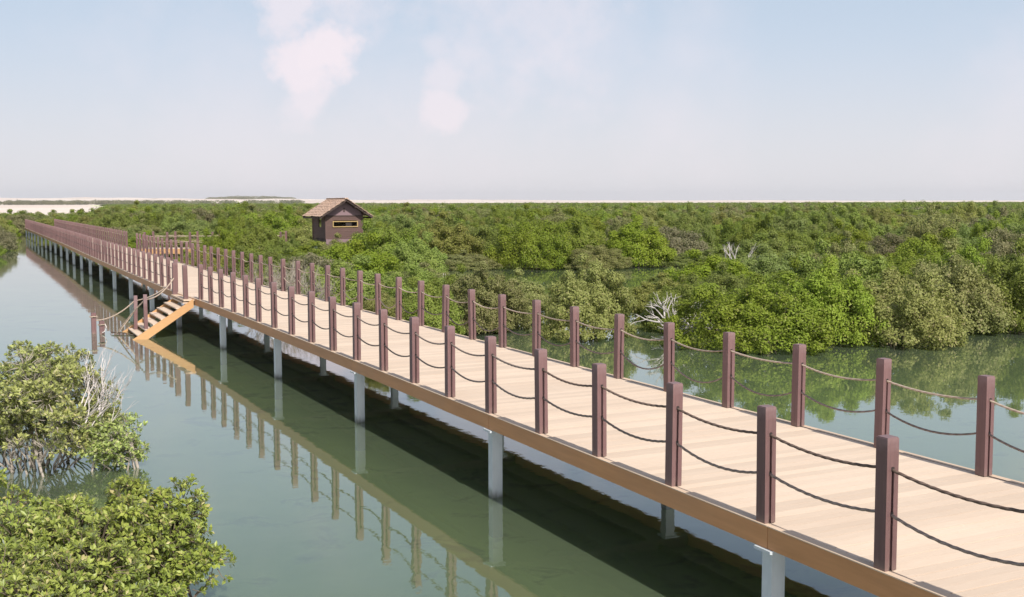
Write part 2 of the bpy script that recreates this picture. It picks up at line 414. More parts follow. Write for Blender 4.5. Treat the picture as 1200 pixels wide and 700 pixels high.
# ------------------------------------------------------------------ rope railings
g = .012; h = .0625; gd = .016
sec = [(-h, -h), (-g, -h), (-g, -h + gd), (g, -h + gd), (g, -h), (h, -h), (h, h), (g, h), (g, h - gd), (-g, h - gd), (-g, h), (-h, h)]
def bev(poly): return poly
postm = MB().prism(sec, 0, .86).box(-h, h, -h, h, .8602, 1.092).box(-h + .006, h - .006, -h + .006, h - .006, 1.092, 1.10).mesh('post', M_post)
for z in ():
    pass
holem = MB()
for z in (.84, .47): holem.box(-.017, .017, -h - .0015, h + .0015, z - .017, z + .017)
holem = holem.mesh('rope_hole', M_black)
def rope_mesh(length, sag, r, fine, mat, name='rope'):
    n = int(length / .011) if fine else 10; k = 9 if fine else 6
    t = np.linspace(0, 1, n + 1); y = t * length; z = -4 * sag * t * (1 - t)
    th = np.arange(k) * 2 * np.pi / k
    rr = r * (1 + (.16 * np.cos(3 * (th[None] - (y[:, None] * 2 * np.pi / .24))) if fine else 0)) * np.ones((n + 1, k))
    V = np.stack([rr * np.cos(th)[None], np.repeat(y[:, None], k, 1), z[:, None] + rr * np.sin(th)[None]], -1).reshape(-1, 3)
    i = np.arange(n)[:, None] * k; j = np.arange(k)[None]; j2 = (j + 1) % k
    F = np.stack([i + j, i + k + j, i + k + j2, i + j2], -1).reshape(-1, 4)
    return mesh_from(name, V, F.copy(), mat, True)
SPAN = 1.52
RM = {}
def ropem(length, kind, fine, sagi):
    mat = {'b': M_rope, 't': M_ropel, 'g': M_ropeg}[kind]; key = (kind, fine, sagi)
    if key not in RM: RM[key] = rope_mesh(1.0, sagi / 100.0, .013, fine, mat)
    return RM[key]
def railing(name, alist, pcen, label, side, sag_fn, fine_until):
    rt = link(name, None, None, (0, 0, 0), (0, 0, ANG), label, 'railing')
    P = []
    for a in alist:
        p = pcen + off(a)
        o = link('post', postm, rt, (p, a, DECK + .006), (rs.gauss(0, .009), rs.gauss(0, .009), -math.atan(offh(a)) + rs.uniform(-.02, .02)))
        if a < 45: link('rope_hole', holem, o)
        P.append((p, a))
    for (pa, aa), (pb_, ab) in zip(P[:-1], P[1:]):
        if ab - aa > 2.6: continue
        for hi, z in ((1, .84), (0, .47)):
            s, kd = sag_fn(hi, aa)
            me = ropem(1, kd, aa < fine_until, s)
            d0 = h - .02; y0 = aa + d0; y1 = ab - d0
            ln = y1 - y0
            o = link('rope', me, rt, (pa, y0, DECK + z), (0, 0, -math.atan2(pb_ - pa, ab - aa)))
            o.scale = (1, ln, 1)
    return rt
near_a = [0.5, 2.02, 3.54, 5.05, 6.60, 8.11, 9.63, 11.16, 12.63, 14.18, 15.67, 17.18, 18.70, 20.22, 21.74, 23.26, 24.85, 26.4, 27.95, 29.3, 30.75, 32.3, 33.75, 35.2]
a = 38.7
near2 = []
while a < 149: near2.append(a); a += 1.50
def sag_near(hi, a):
    r = random.Random(int(a * 10) + hi)
    return (r.choice((6, 7, 8)) if hi else r.choice((7, 9, 10))), ('b' if hi or a < 3 else 'g') if a < 12 else 'g'
railing('rope_railing', near_a + near2, P0 + .076, 'rope railing of purple-brown posts along the near, left edge of the boardwalk', 0, sag_near, 13)
far_a = [8.46 + 1.52 * k for k in range(-5, 44)]      # up to the side walk
far_b = []
a = 79.2
while a < 149: far_b.append(a); a += 1.50
far_a = [x for x in far_a if x < 75.4]
def sag_far(hi, a):
    r = random.Random(int(a * 10) + 5 + hi)
    return (r.choice((4, 5, 7, 8)) if hi else r.choice((12, 16, 20, 22))), ('t' if hi else ('g' if a < 26 else 't'))
railing('rope_railing', far_a + far_b, P1 - .10, 'rope railing of purple-brown posts along the far, right edge of the boardwalk, sagging ropes', 1, sag_far, 0)

# ------------------------------------------------------------------ staircase down to the water
st = link('staircase', None, None, (0, 0, 0), (0, 0, ANG), 'wooden staircase with rope handrails going down from the boardwalk into the water', 'stairs')
SA0, SA1 = 35.65, 38.1; ST, SB = 6.40, 4.45       # along range; top and bottom across
def stringer(a):
    mb = MB(); t = .045
    # outline in (p, z): sloping board with plumb foot
    pts = [(ST, 1.196), (ST, .93), (SB + .0, -.36), (SB - .22, -.28), (SB - .05, -.08)]
    i = len(mb.v)
    for y in (a, a + t):
        for p, z in pts: mb.v.append(Vector((p, y, z)))
    n = len(pts)
    mb.f.append(tuple(range(i, i + n))[::-1]); mb.f.append(tuple(range(i + n, i + 2 * n)))
    for k in range(n):
        j = (k + 1) % n; mb.f.append((i + k, i + j, i + n + j, i + n + k))
    return mb.mesh('stringer', M_string)
link('stringer', stringer(SA0), st); link('stringer', stringer(SA1 - .045), st)
for k in range(8):
    t = (k + .35) / 8.0
    p = ST - .08 - (ST - SB - .1) * t; z = 1.13 - (1.30) * t
    link('tread', MB().box(p - .15, p + .13, SA0 + .047, SA1 - .047, z - .02, z + .018).mesh('tread', M_plank), st)
    if k % 2 == 0 and z > .2:
        link('bracket', MB().box(p - .11, p + .11, SA0 + .047, SA0 + .10, z - .12, z - .022).mesh('bracket', M_dark), st)
for (p, a, z, hh, w) in ((5.0, 36.06, -.0, 1.36, .055), (4.87, 37.54, -.3, 1.52, .055), (6.22, 35.98, 1.15, 1.10, .07), (6.22, 38.0, 1.15, 1.08, .08)):
    link('post', MB().box(-w, w, -w, w, 0, hh).mesh('post', M_post), st, (p, a, z), (rs.uniform(-.02, .02), rs.uniform(-.02, .02), 0))
link('landing', MB().box(6.10, 6.565, SA0 + .047, SA1 - .047, 1.13, 1.175).mesh('landing', M_edge), st)
def ropecurve(pts, sag, r=.02, n=12):
    a, b = Vector(pts[0]), Vector(pts[1]); out = []
    for i in range(n + 1):
        t = i / n; q = a.lerp(b, t); q.z -= 4 * sag * t * (1 - t); out.append(q)
    return out
topn = (5.0, 36.06, 1.20); topf = (4.87, 37.54, 1.05); m1 = (3.65, 38.02, .42); m2 = (3.87, 37.78, .40)
for pts, sg in ((((6.52, 41.2, 1.25), topf), .10), ((topf, m1), .16), (((6.22, 38.0, 1.75), topn), .18), ((topn, (4.25, 37.2, .05)), -.05), (((4.87, 37.5, .75), (4.3, 37.5, .02)), .02)):
    c = ropecurve(pts, sg)
    link('rope', MB().tube(c, .021, 6).mesh('rope', M_ropel), st)
for i, (p, a, hh, lb) in enumerate(((3.65, 38.02, .67, 'taller of two short posts standing in the water by the staircase, rope tied round it'), (3.87, 37.78, .42, 'shorter of two posts standing in the water by the staircase, white tie hanging off it'))):
    q = MR @ Vector((p, a, 0))
    t = link('mooring_post', None, None, q, (0, 0, ANG), lb, 'post')
    link('shaft', MB().box(-.075, .075, -.075, .075, -.7, hh).mesh('shaft', M_post), t)
    ring = [(math.cos(x) * .11, math.sin(x) * .11, hh - .12 + .01 * math.sin(3 * x)) for x in np.linspace(0, 2 * math.pi, 13)]
    link('rope_tie', MB().tube(ring, .02, 6, False).mesh('rope_tie', M_ropel), t)
    if i: link('rope_tie', MB().tube([(.09, -.05, hh - .1), (.13, -.1, hh - .2), (.06, -.12, hh - .34), (0, -.1, hh - .37)], .018, 6).mesh('rope_end', M_dead), t)
q = MR @ Vector((3.9, 36.9, 0))
link('floating_stick', MB().tube([(-.1, .75, .06), (.3, .65, .05), (.75, .3, .02), (1.05, -.25, -.02), (1.15, -.5, -.04)], [.02, .02, .017, .012, .006], 5).mesh('floating_stick', M_trunk, True), None, q,
     label='thin curved dark stick floating on the water at the foot of the staircase', cat='branch')

# ------------------------------------------------------------------ side walk and hut
SZ = 73.4
spur = link('side_boardwalk', None, None, (0, 0, 0), (0, 0, 0), 'short side boardwalk with bright orange edge board branching right towards the brown hut', 'boardwalk')
srail = link('rope_railing', None, None, (0, 0, 0), (0, 0, 0), 'two-sided rope railing of the short side boardwalk leading to the hut', 'railing')
X0, X1 = -24.6, -14.2; SW = 2.0
x = X0
k = 0
while x < X1:
    link('plank', MB().box(x, x + .145, SZ + .03, SZ + SW - .03, 1.17, 1.2).mesh('plank', M_plank), spur); x += .15
for y in (SZ, SZ + SW - .03): link('fascia_board', MB().box(X0, X1, y, y + .028, .86, 1.195).mesh('fascia_board', M_string), spur)
for x in np.arange(X0 + 1, X1, 3.0):
    for y in (SZ + .15, SZ + SW - .2): link('support_column', MB().box(x - .08, x + .08, y - .08, y + .08, -.7, 1.165).mesh('support_column', M_conc), spur)
for y in (SZ + .1, SZ + SW - .12):
    xs = [X0 + .3 + 1.5 * i for i in range(7)]
    for x in xs: link('post', postm, srail, (x, y, 1.2), (0, 0, math.pi / 2))
    for xa, xb in zip(xs[:-1], xs[1:]):
        for z in (.84, .47):
            link('rope', MB().tube([(xa, y, 1.2 + z), ((xa + xb) / 2, y, 1.2 + z - .06), (xb, y, 1.2 + z)], .016, 5).mesh('rope', M_ropel), srail)

HX, HY = -11.6, 73.9
hut = link('wooden_hut', None, None, (HX, HY, 0), (0, 0, ANG), 'small purple-brown wooden bird hide with pinkish gabled roof standing above the mangroves', 'hut')
w, d, fl, ev, rd = 1.22, 1.46, 1.86, 3.66, 4.44
def wall_boards(mb, x0, x1, y, z0, z1, axis='x', holes=()):
    """horizontal boards 0.15 m high, each a hair proud or shy of its neighbour"""
    z = z0; i = 0
    while z < z1 - 1e-4:
        zt = min(z + .15, z1)
        segs = [(x0, x1)]
        for (hx0, hx1, hz0, hz1) in holes:
            if zt > hz0 + .01 and z < hz1 - .01: segs = [(x0, hx0), (hx1, x1)]
        e = (i % 2) * .008
        for a, b in segs:
            if axis == 'x': mb.box(a, b, y - .03 - e, y + .03, z + .004, zt)
            else: mb.box(y - .03 - e, y + .03, a, b, z + .004, zt)
        z = zt; i += 1
mb = MB(); wall_boards(mb, -w, w, -d, fl, ev - .3, holes=[(-.72, .85, 2.68, 2.96)])
link('front_wall', mb.mesh('front_wall', M_hutwall), hut)
mb = MB(); wall_boards(mb, -w, w, d, fl, ev - .3, holes=[(-1.05, .1, 2.5, 3.1)])
link('back_wall', mb.mesh('back_wall', M_hutwall), hut)
mb = MB(); wall_boards(mb, -d + .04, d - .04, -w, fl, ev - .3, 'y', holes=[(-.5, .1, 2.7, 3.2)])
link('side_wall', mb.mesh('side_wall', M_hutwall), hut)
mb = MB(); wall_boards(mb, -d + .04, d - .04, w, fl, ev - .3, 'y')
link('side_wall', mb.mesh('side_wall', M_hutwall), hut)
for y in (-d, d):
    mb = MB(); s = -1 if y < 0 else 1
    i = len(mb.v)
    for yy in (y - .03, y + .03):
        for p in ((-w, ev - .298), (w, ev - .298), (w, ev - .06), (0, rd - .16), (-w, ev - .06)): mb.v.append(Vector((p[0], yy, p[1])))
    mb.f += [(0, 1, 2, 3, 4), (9, 8, 7, 6, 5), (0, 5, 6, 1), (1, 6, 7, 2), (2, 7, 8, 3), (3, 8, 9, 4), (4, 9, 5, 0)]
    gb = link('gable', mb.mesh('gable', M_hutskirt), hut)
    if y < 0:
        link('trim', MB().box(-w - .02, w + .02, y - .065, y - .032, ev - .33, ev - .27).mesh('trim', M_dark), hut)
        link('vent', MB().box(-.06, .06, y - .05, y - .031, ev - .05, ev + .22).mesh('vent', M_dark), gb)
for xx in (-w, w):
    for yy in (-d, d):
        link('corner_post', MB().box(xx - .06, xx + .06, yy - .06, yy + .06, fl - .02, ev - .1).mesh('corner_post', M_hutwall), hut)
        link('stilt', MB().box(xx * .9 - .09, xx * .9 + .09, yy * .9 - .09, yy * .9 + .09, -.6, fl - .2).mesh('stilt', M_conc), hut)
link('floor', MB().box(-w - .05, w + .05, -d - .05, d + .05, fl - .18, fl - .021).mesh('floor', M_dark), hut)
link('skirt_board', MB().box(-w - .04, w + .04, -d - .10, -d - .055, fl - .5, fl - .01).mesh('skirt', M_hutskirt), hut)
fr = link('window_frame', MB().box(-.79, .92, -d - .09, -d - .04, 2.96, 3.02).box(-.79, .92, -d - .09, -d - .04, 2.62, 2.68).box(-.79, -.73, -d - .088, -d - .042, 2.681, 2.959).box(.86, .92, -d - .088, -d - .042, 2.681, 2.959).mesh('window_frame', M_yellow), hut)
link('shutter', MB().box(.1, .5, -d - .02, -d + .01, 2.68, 2.96).mesh('shutter', M_black), fr)
link('inner_ceiling', MB().box(-w + .04, w - .04, -d + .04, d - .04, ev - .28, ev - .25).mesh('inner_ceiling', M_black), hut)
# roof: ragged overlapping courses on both slopes
rf = MB(); ov = .55; oh = .60
slope = math.atan2(rd - ev, w); run = (w + ov) / math.cos(slope)
for sgn in (-1, 1):
    nrow = 11
    for r in range(nrow):
        s0 = run * r / nrow; s1 = run * (r + 1) / nrow + .05
        y = -d - oh
        while y < d + oh - .01:
            wd = rs.uniform(.10, .17); y1 = min(y + wd, d + oh)
            e0 = s1 + rs.uniform(-.03, .05); lift = .05 + rs.uniform(0, .02)
            ya = y + (rs.uniform(-.10, .05) if y <= -d - oh + .01 else 0)
            i = len(rf.v)
            for s, zz in ((s0, .010), (e0, lift)):
                for yv in (ya, y1 - .006):
                    for dz in (0, .03):
                        X = sgn * (s * math.cos(slope)); Z = rd - s * math.sin(slope) + zz + dz
                        rf.v.append(Vector((X, yv, Z)))
            rf.f += [(i, i+4, i+6, i+2), (i+1, i+3, i+7, i+5), (i, i+1, i+5, i+4), (i+2, i+6, i+7, i+3), (i, i+2, i+3, i+1), (i+4, i+5, i+7, i+6)]
            y = y1
for k in range(26): 
    y = -d - oh + k * (2 * d + 2 * oh) / 26
    rf.box(-.12, .12, y, y + .16, rd + .02 + rs.uniform(0, .02), rd + .07 + rs.uniform(0, .02))
roof = link('roof', rf.mesh('roof', M_thatch), hut)
for sgn in (-1, 1):
    mb = MB()
    for yy in (-d - oh + .05, -d - .2, 0, d + oh - .1):
        mb.beam((0, yy, rd - .06), (sgn * run * math.cos(slope), yy, rd - run * math.sin(slope) - .06), .07, .11)
    link('rafter', mb.mesh('rafter', M_dark), roof)
    for t in (.35, .68, .97):
        s = run * t; mb = MB().box(sgn * s * math.cos(slope) - .04, sgn * s * math.cos(slope) + .04, -d - oh + .02, d + oh - .02, rd - s * math.sin(slope) - .16, rd - s * math.sin(slope) - .07)
        link('purlin', mb.mesh('purlin', M_dark), roof)

# ------------------------------------------------------------------ mangroves
def leaf_quads(pos, nrm, tip, ln, wd, fold=.25):
    """rhombic folded leaves: pos base, nrm leaf normal, tip direction"""
    tip = tip / np.linalg.norm(tip, axis=1, keepdims=True)
    side = np.cross(tip, nrm); side /= np.linalg.norm(side, axis=1, keepdims=True) + 1e-9
    up = np.cross(side, tip)
    ln = ln[:, None]; wd = wd[:, None]
    a = pos; b = pos + tip * ln * .5 + side * wd * .5 + up * wd * fold; c = pos + tip * ln; e = pos + tip * ln * .5 - side * wd * .5 + up * wd * fold
    V = np.stack([a, b, c, e], 1).reshape(-1, 3)
    i = np.arange(len(pos))[:, None] * 4
    F = np.concatenate([i + [0, 1, 2], i + [0, 2, 3]], 0)
    # keep leaf faces together for islands: they share vertices
    return V, F
def unit(v): return v / (np.linalg.norm(v, axis=1, keepdims=True) + 1e-9)
def clumps(r, W, H, n, rmin, rmax, low=.12):
    """clump centres spread over and inside a lumpy dome"""
    out = []
    lob = r.uniform(0, 6.28, 4)
    while len(out) < n:
        a = r.uniform(0, 2 * np.pi); u = r.uniform(-.25, 1)
        k = r.uniform(.55, 1.0) if r.random() < .8 else r.uniform(.1, .55)
        lump = 1 + .16 * math.sin(2 * a + lob[0]) + .12 * math.sin(3 * a + lob[1]) + .08 * math.sin(5 * a + lob[2])
        cr = math.sqrt(max(0, 1 - u * u)) if u > 0 else 1.0
        rad = r.uniform(rmin, rmax)
        x = math.cos(a) * cr * k * lump * (W / 2 - rad * .6); y = math.sin(a) * cr * k * lump * (W / 2 - rad * .6)
        z = low * H + max(0, u) * k ** .5 * (H * (1 - low) - rad * .8) * (1 + .08 * math.sin(3 * a + lob[3])) + rad * .3
        out.append((x, y, z, rad))
    return np.array(out)
def domes(r, W, H, n, rmin, rmax):
    out = []; lob = r.uniform(0, 6.28, 5); ga = math.pi * (3 - 5 ** .5)
    for i in range(n):
        u = 1 - 1.08 * (i + .5) / n; a = i * ga + r.uniform(-.4, .4); u = min(1, u + r.uniform(-.08, .08))
        rad = r.uniform(rmin, rmax) * (1 if u > .1 else .8)
        lump = 1 + .14 * math.sin(2 * a + lob[0]) + .10 * math.sin(3 * a + lob[1])
        k = r.uniform(.86, 1.06)
        cr = math.sqrt(max(0, 1 - max(u, 0) ** 2.4))
        x = math.cos(a) * cr * k * lump * (W / 2 - rad * .75); y = math.sin(a) * cr * k * lump * (W / 2 - rad * .75)
        z = max(u, 0) ** .9 * k * (H - rad) * (1 + .12 * math.sin(2 * a + lob[3])) + (.30 + r.uniform(-.08, .12)) * (1 if u > 0 else .7)
        out.append((x, y, z, rad))
    ns = int(W * 3.2)
    for i in range(ns):
        a = 6.283 * (i + r.uniform(-.3, .3)) / ns; lump = 1 + .14 * math.sin(2 * a + lob[0]) + .10 * math.sin(3 * a + lob[1]); rad = rmin * r.uniform(.7, 1.0)
        out.append((math.cos(a) * lump * (W / 2 - rad * r.uniform(.6, 1.1)), math.sin(a) * lump * (W / 2 - rad * r.uniform(.6, 1.1)), rad * r.uniform(.6, 1.1), rad))
    return np.array(out)
def crown_mesh(name, seed, W, H, ncl, nleaf, ls, mat, rmin=.28, rmax=.55, tw=True, sub=26):
    r = np.random.default_rng(seed)
    cl = domes(r, W, H, ncl, rmin, rmax); ncl = len(cl)
    per = (cl[:, 3] ** 2); per = per / per.sum() * nleaf
    idx = np.repeat(np.arange(ncl), np.maximum(1, per).astype(int)); n = len(idx)
    # each lobe is studded with smaller tufts
    tips = unit(r.normal(size=(ncl, sub, 3)) + [0, 0, .25]); tk = r.integers(0, sub, n)
    t0 = tips[idx, tk]; tr = r.uniform(.74, 1.0, size=(ncl, sub))[idx, tk]; rad = cl[idx, 3]
    dd = unit(r.normal(size=(n, 3)) + t0 * .7)
    tuft = rad * r.uniform(.20, .34, size=(ncl, sub))[idx, tk]
    pos = cl[idx, :3] + t0 * (rad * tr)[:, None] + dd * (tuft * r.uniform(.75, 1.1, n))[:, None]
    t = unit(t0 * .75 + dd * .8)
    rd_ = unit(r.normal(size=(n, 3))); rd_ = unit(rd_ - t * np.sum(rd_ * t, 1, keepdims=True))
    tip = unit(rd_ + t * r.uniform(-.3, .5, (n, 1)))
    nrm = unit(r.normal(size=(n, 3)) * .22 + t + [0, 0, .25])
    ln = ls * r.uniform(.7, 1.25, n); wd = ln * r.uniform(.5, .68, n)
    V, F = leaf_quads(pos, nrm, tip, ln, wd, .12)
    # inner continuous layer of leaves over the whole dome, so that the lobes read as one crown
    m = int(nleaf * .5); a = r.uniform(0, 6.283, m); u = r.uniform(0, 1, m) ** .8
    la, lb_ = r.uniform(0, 6.28, 2); cc = cl[:, :2]
    wv = 1 + .07 * np.sin(7 * a + la + 4 * u) + .06 * np.sin(11 * a - 6 * u + lb_) + .05 * np.sin(17 * u + 3 * a)
    k = r.normal(.78, .04, m) * wv
    # envelope radius follows the lobes in that direction
    ax = np.arctan2(cc[:, 1], cc[:, 0]); rr_ = np.hypot(cc[:, 0], cc[:, 1]) + cl[:, 3] * .8; low_ = cl[:, 2] < H * .45
    dlt = np.abs((a[:, None] - ax[None, low_] + np.pi) % (2 * np.pi) - np.pi); wgt = np.exp(-(dlt / .35) ** 2)
    Re = (wgt * rr_[None, low_]).sum(1) / (wgt.sum(1) + 1e-6)
    cr = np.sqrt(np.maximum(0, 1 - u ** 2.3))
    p2 = np.stack([np.cos(a) * cr * Re * k, np.sin(a) * cr * Re * k, .12 + u * (H * .93 - .12) * k], 1)
    o2 = unit(np.stack([np.cos(a) * cr / (W / 2), np.sin(a) * cr / (W / 2), u / H], 1) + r.normal(size=(m, 3)) * .12)
    t2 = unit(r.normal(size=(m, 3)))
    n2_ = unit(o2 + r.normal(size=(m, 3)) * .25); t2 = unit(t2 - n2_ * np.sum(t2 * n2_, 1, keepdims=True) + o2 * .2)
    l2 = ls * r.uniform(.8, 1.4, m)
    V2, F2 = leaf_quads(p2, n2_, t2, l2, l2 * r.uniform(.55, .7, m), .12)
    V = np.concatenate([V, V2]); F = np.concatenate([F, F2 + (len(V) - len(V2))])
    V[:, 2] = np.maximum(V[:, 2], .02)
    return mesh_from(name, V, F, mat), cl
def limb_mesh(name, seed, cl, mat, r0=.05, k=5, roots=6, every=1):
    r = random.Random(seed); mb = MB()
    for q, c in enumerate(cl[::every]):
        e = Vector(c[:3]); b = Vector((e.x * .18 + r.uniform(-.12, .12), e.y * .18 + r.uniform(-.12, .12), -.45))
        n = 5; pts = []; 
        for i in range(n + 1):
            t = i / n; p = b.lerp(e, t); p.z = b.z + (e.z - b.z) * (t ** .8)
            if 0 < i < n: p += Vector((r.uniform(-1, 1), r.uniform(-1, 1), r.uniform(-.5, .5))) * .09
            pts.append(p)
        mb.tube(pts, [r0 * (1 - .8 * i / n) for i in range(n + 1)], k, False)
    for q in range(roots):
        a = r.uniform(0, 6.28); R_ = r.uniform(.4, .9)
        mb.tube([(math.cos(a) * .1, math.sin(a) * .1, .5), (math.cos(a) * R_ * .5, math.sin(a) * R_ * .5, .28), (math.cos(a) * R_, math.sin(a) * R_, -.5)], [.03, .022, .015], 4, False)
    return mb.mesh(name, mat)
# mid-distance variants
VAR = []
specs = [(11, 4.6, 2.6, 30, 30000, M_leafG), (12, 5.2, 2.5, 36, 36000, M_leafG), (13, 4.4, 2.5, 28, 30000, M_leafO), (14, 5.0, 2.5, 32, 34000, M_leafO), (15, 4.4, 2.8, 28, 30000, M_leafB), (16, 4.0, 2.4, 26, 15000, M_leafD), (17, 3.4, 2.1, 46, 40000, M_leafO)]
for s, Wd, Hh, nc, nl, mt in specs:
    me, cl = crown_mesh('crown', s, Wd, Hh, nc, nl, .088 if s != 17 else .07, mt, *((.46, .78) if s != 17 else (.34, .52)))
    cl = cl.copy(); cl[:, :2] *= .7; cl[:, 2] *= .8
    VAR.append((me, limb_mesh('trunk', s, cl, M_twig if mt is M_leafD else M_trunk, .045, 4, 4, 1 if mt is M_leafD else 4), Wd, Hh))
FAR = []
for s, Wd, Hh, nc, nl, mt in [(21, 5, 3, 16, 3600, M_leafG), (22, 5.2, 3, 18, 3600, M_leafO), (23, 5, 3, 16, 3600, M_leafG), (24, 5, 2.9, 15, 2800, M_leafD)]:
    me, cl = crown_mesh('far_crown', s, Wd, Hh, nc, nl, .23, mt, .8, 1.25, sub=14); FAR.append((me, Wd, Hh))

# world-space polygons of open water, from above
POLY = [
    [(-3.6, 58.5), (-2.2, 47.5), (-1.4, 37.4), (5.4, 37.2), (6.6, 45.0), (7.4, 52.0), (8.2, 58.0), (12.4, 57.5), (15.3, 68.5), (8.9, 70.5), (2.1, 67.0), (-3.3, 67.0)],       # channel behind the first bushes
    [(3.4, -50), (-8.0, 20.0), (-2.4, 26.5), (-0.4, 32.4), (2.0, 31.8), (5.0, 34.4), (5.6, 29.5), (9.6, 30.0), (13.8, 33.0), (21, 35.5), (90, 40), (90, -50)],   # right of the walk
    [(-8.2, 40.5), (-4.6, 35.2), (-3.9, 38.0), (-6.6, 43.5)],
]
def inpoly(x, y, P):
    c = False; j = len(P) - 1
    for i in range(len(P)):
        xi, yi = P[i]; xj, yj = P[j]
        if (yi > y) != (yj > y) and x < (xj - xi) * (y - yi) / (yj - yi) + xi: c = not c
        j = i
    return c
ca, sa = math.cos(ANG), math.sin(ANG)
def pa(x, y): return x * ca + y * sa, -x * sa + y * ca
def allowed(x, y, m=0):
    p, a = pa(x, y)
    if a < 160 and P0 - 2.2 - m < p < P1 + 1.9 + m: return False
    if p < P0:       # left of the walk: open lagoon until the far shore
        if y < 83 + 2 * math.sin(x * .3) + m or p < -60 + 0: return False
        if x / y > -.468 and y < 150: return False
    e_ = 1.5 if y < 80 else 0
    for P in POLY:
        for dx, dy in ((0, 0), (e_, 0), (-e_, 0), (0, e_), (0, -e_)):
            if inpoly(x + dx, y + dy, P): return False
    if -26 < x < -9 and SZ - 2.3 - m < y < SZ + SW + 1.5: return False
    if abs(x - HX) < 2.6 and abs(y - HY) < 2.8: return False
    return True
def hcap(x, y):
    """tallest crown that stands here"""
    base = np.interp(y, (25, 45, 60, 75, 110, 3000), (2.25, 2.4, 2.75, 3.4, 3.75, 3.6)) * (.82 + .24 * float(hashn(np.array(x * .22 + 3), np.array(y * .16))))
    u = x / y
    if -.37 < u < -.265 and 50 < y < 73: base = min(base, 1.45)
    if -.20 < u < -.125 and y < 74: base = min(base, 4.2 - (43.5 / 1300) * y)   # low growth in front of the hut
    return base
trees = []   # x, y, width, height, variant, label, group
hand = [
 (2.35, 34.6, 3.3, 2.2, 6, 'round olive-green mangrove bush by itself at the water edge, left of the bleached dead branches'),
 (-0.9, 36.2, 3.0, 1.95, 6, 'pale olive mangrove bush just left of the round bush, behind the far railing'),
 (-2.6, 34.3, 2.7, 1.75, 4, 'dark green mangrove bush directly behind the far railing in the middle of the photo'),
 (-3.9, 33.2, 2.0, 1.55, 2, 'low mangrove bush with grey-green leaves close behind the far railing'),
 (7.0, 31.9, 4.4, 2.05, 0, 'bright green mangrove at the front of the right bank, reaching furthest into the water'),
 (5.6, 36.4, 3.0, 1.6, 1, 'bright green mangrove behind the bleached dead branches'),
 (9.5, 33.3, 3.6, 2.35, 4, 'bright green mangrove between the front-most tree and the wide olive one on the right bank'),
 (11.6, 33.4, 4.5, 2.15, 3, 'wide olive mangrove overhanging the water on the right bank'),
 (14.3, 36.2, 4.0, 2.5, 2, 'olive mangrove at the water edge near the right edge of the photo'),
 (16.8, 36.6, 4.4, 2.6, 1, 'green mangrove with dark shade under it, at the right edge of the photo'),
 (7.8, 41.0, 3.8, 1.75, 1, 'bright domed mangrove below the bare white branches, on the near side of the channel'),
 (8.7, 48.0, 4.8, 1.95, 4, 'broad domed mangrove just in front of the narrow channel'),
 (11.6, 39.5, 4.6, 2.6, 0, 'tall mangrove behind the wide olive one on the right bank'),
 (0.2, 38.8, 3.2, 1.6, 2, 'low olive bush at the tip of the middle thicket, beside the inlet'),
 (-1.8, 39.8, 3.6, 1.75, 1, 'green bush in the middle thicket, second from the inlet'),
 (-3.6, 41.6, 3.8, 1.8, 4, 'bright green bush in the middle thicket, third from the inlet'),
 (5.4, 40.0, 3.2, 1.4, 6, 'low olive bush on the right side of the inlet'),
 (-17.9, 70.6, 3.6, 2.9, 1, 'mangrove covering the middle of the side walk, leftmost of that row'),
 (-15.9, 70.0, 3.6, 3.0, 4, 'mangrove in front of the side walk, halfway to the hut'),
 (-14.3, 69.6, 2.8, 2.2, 0, 'mangrove in front of the side walk, closest to the hut'),
 (-11.0, 69.9, 3.8, 1.95, 2, 'low mangrove hiding the stilts under the front of the hut'),
 (-8.7, 70.8, 3.4, 2.25, 0, 'mangrove at the right front corner of the hut'),
]
for x, y, wd, hh, v, lb in hand: trees.append((x, y, wd, hh, v, lb, None))
grid = {}
def far_enough(x, y, dmin):
    gx, gy = int(x // 6), int(y // 6)
    for i in range(gx - 1, gx + 2):
        for j in range(gy - 1, gy + 2):
            for (a, b) in grid.get((i, j), ()):
                if (a - x) ** 2 + (b - y) ** 2 < dmin * dmin: return False
    return True
def add(x, y): grid.setdefault((int(x // 6), int(y // 6)), []).append((x, y))
for t in trees: add(t[0], t[1])
rt = random.Random(11)
cand = []
for _ in range(40000):
    y = rt.uniform(22, 128); x = rt.uniform(-.52, .52) * y + rt.uniform(-4, 4)
    if not allowed(x, y): continue
    dmin = np.interp(y, (25, 60, 130), (2.6, 3.8, 5.2))
    if far_enough(x, y, dmin): add(x, y); cand.append((x, y))
cand.sort(key=lambda c: c[1])
TONE = ('green', 'mid-green', 'olive', 'pale olive', 'bright green', 'dull brownish', 'olive')
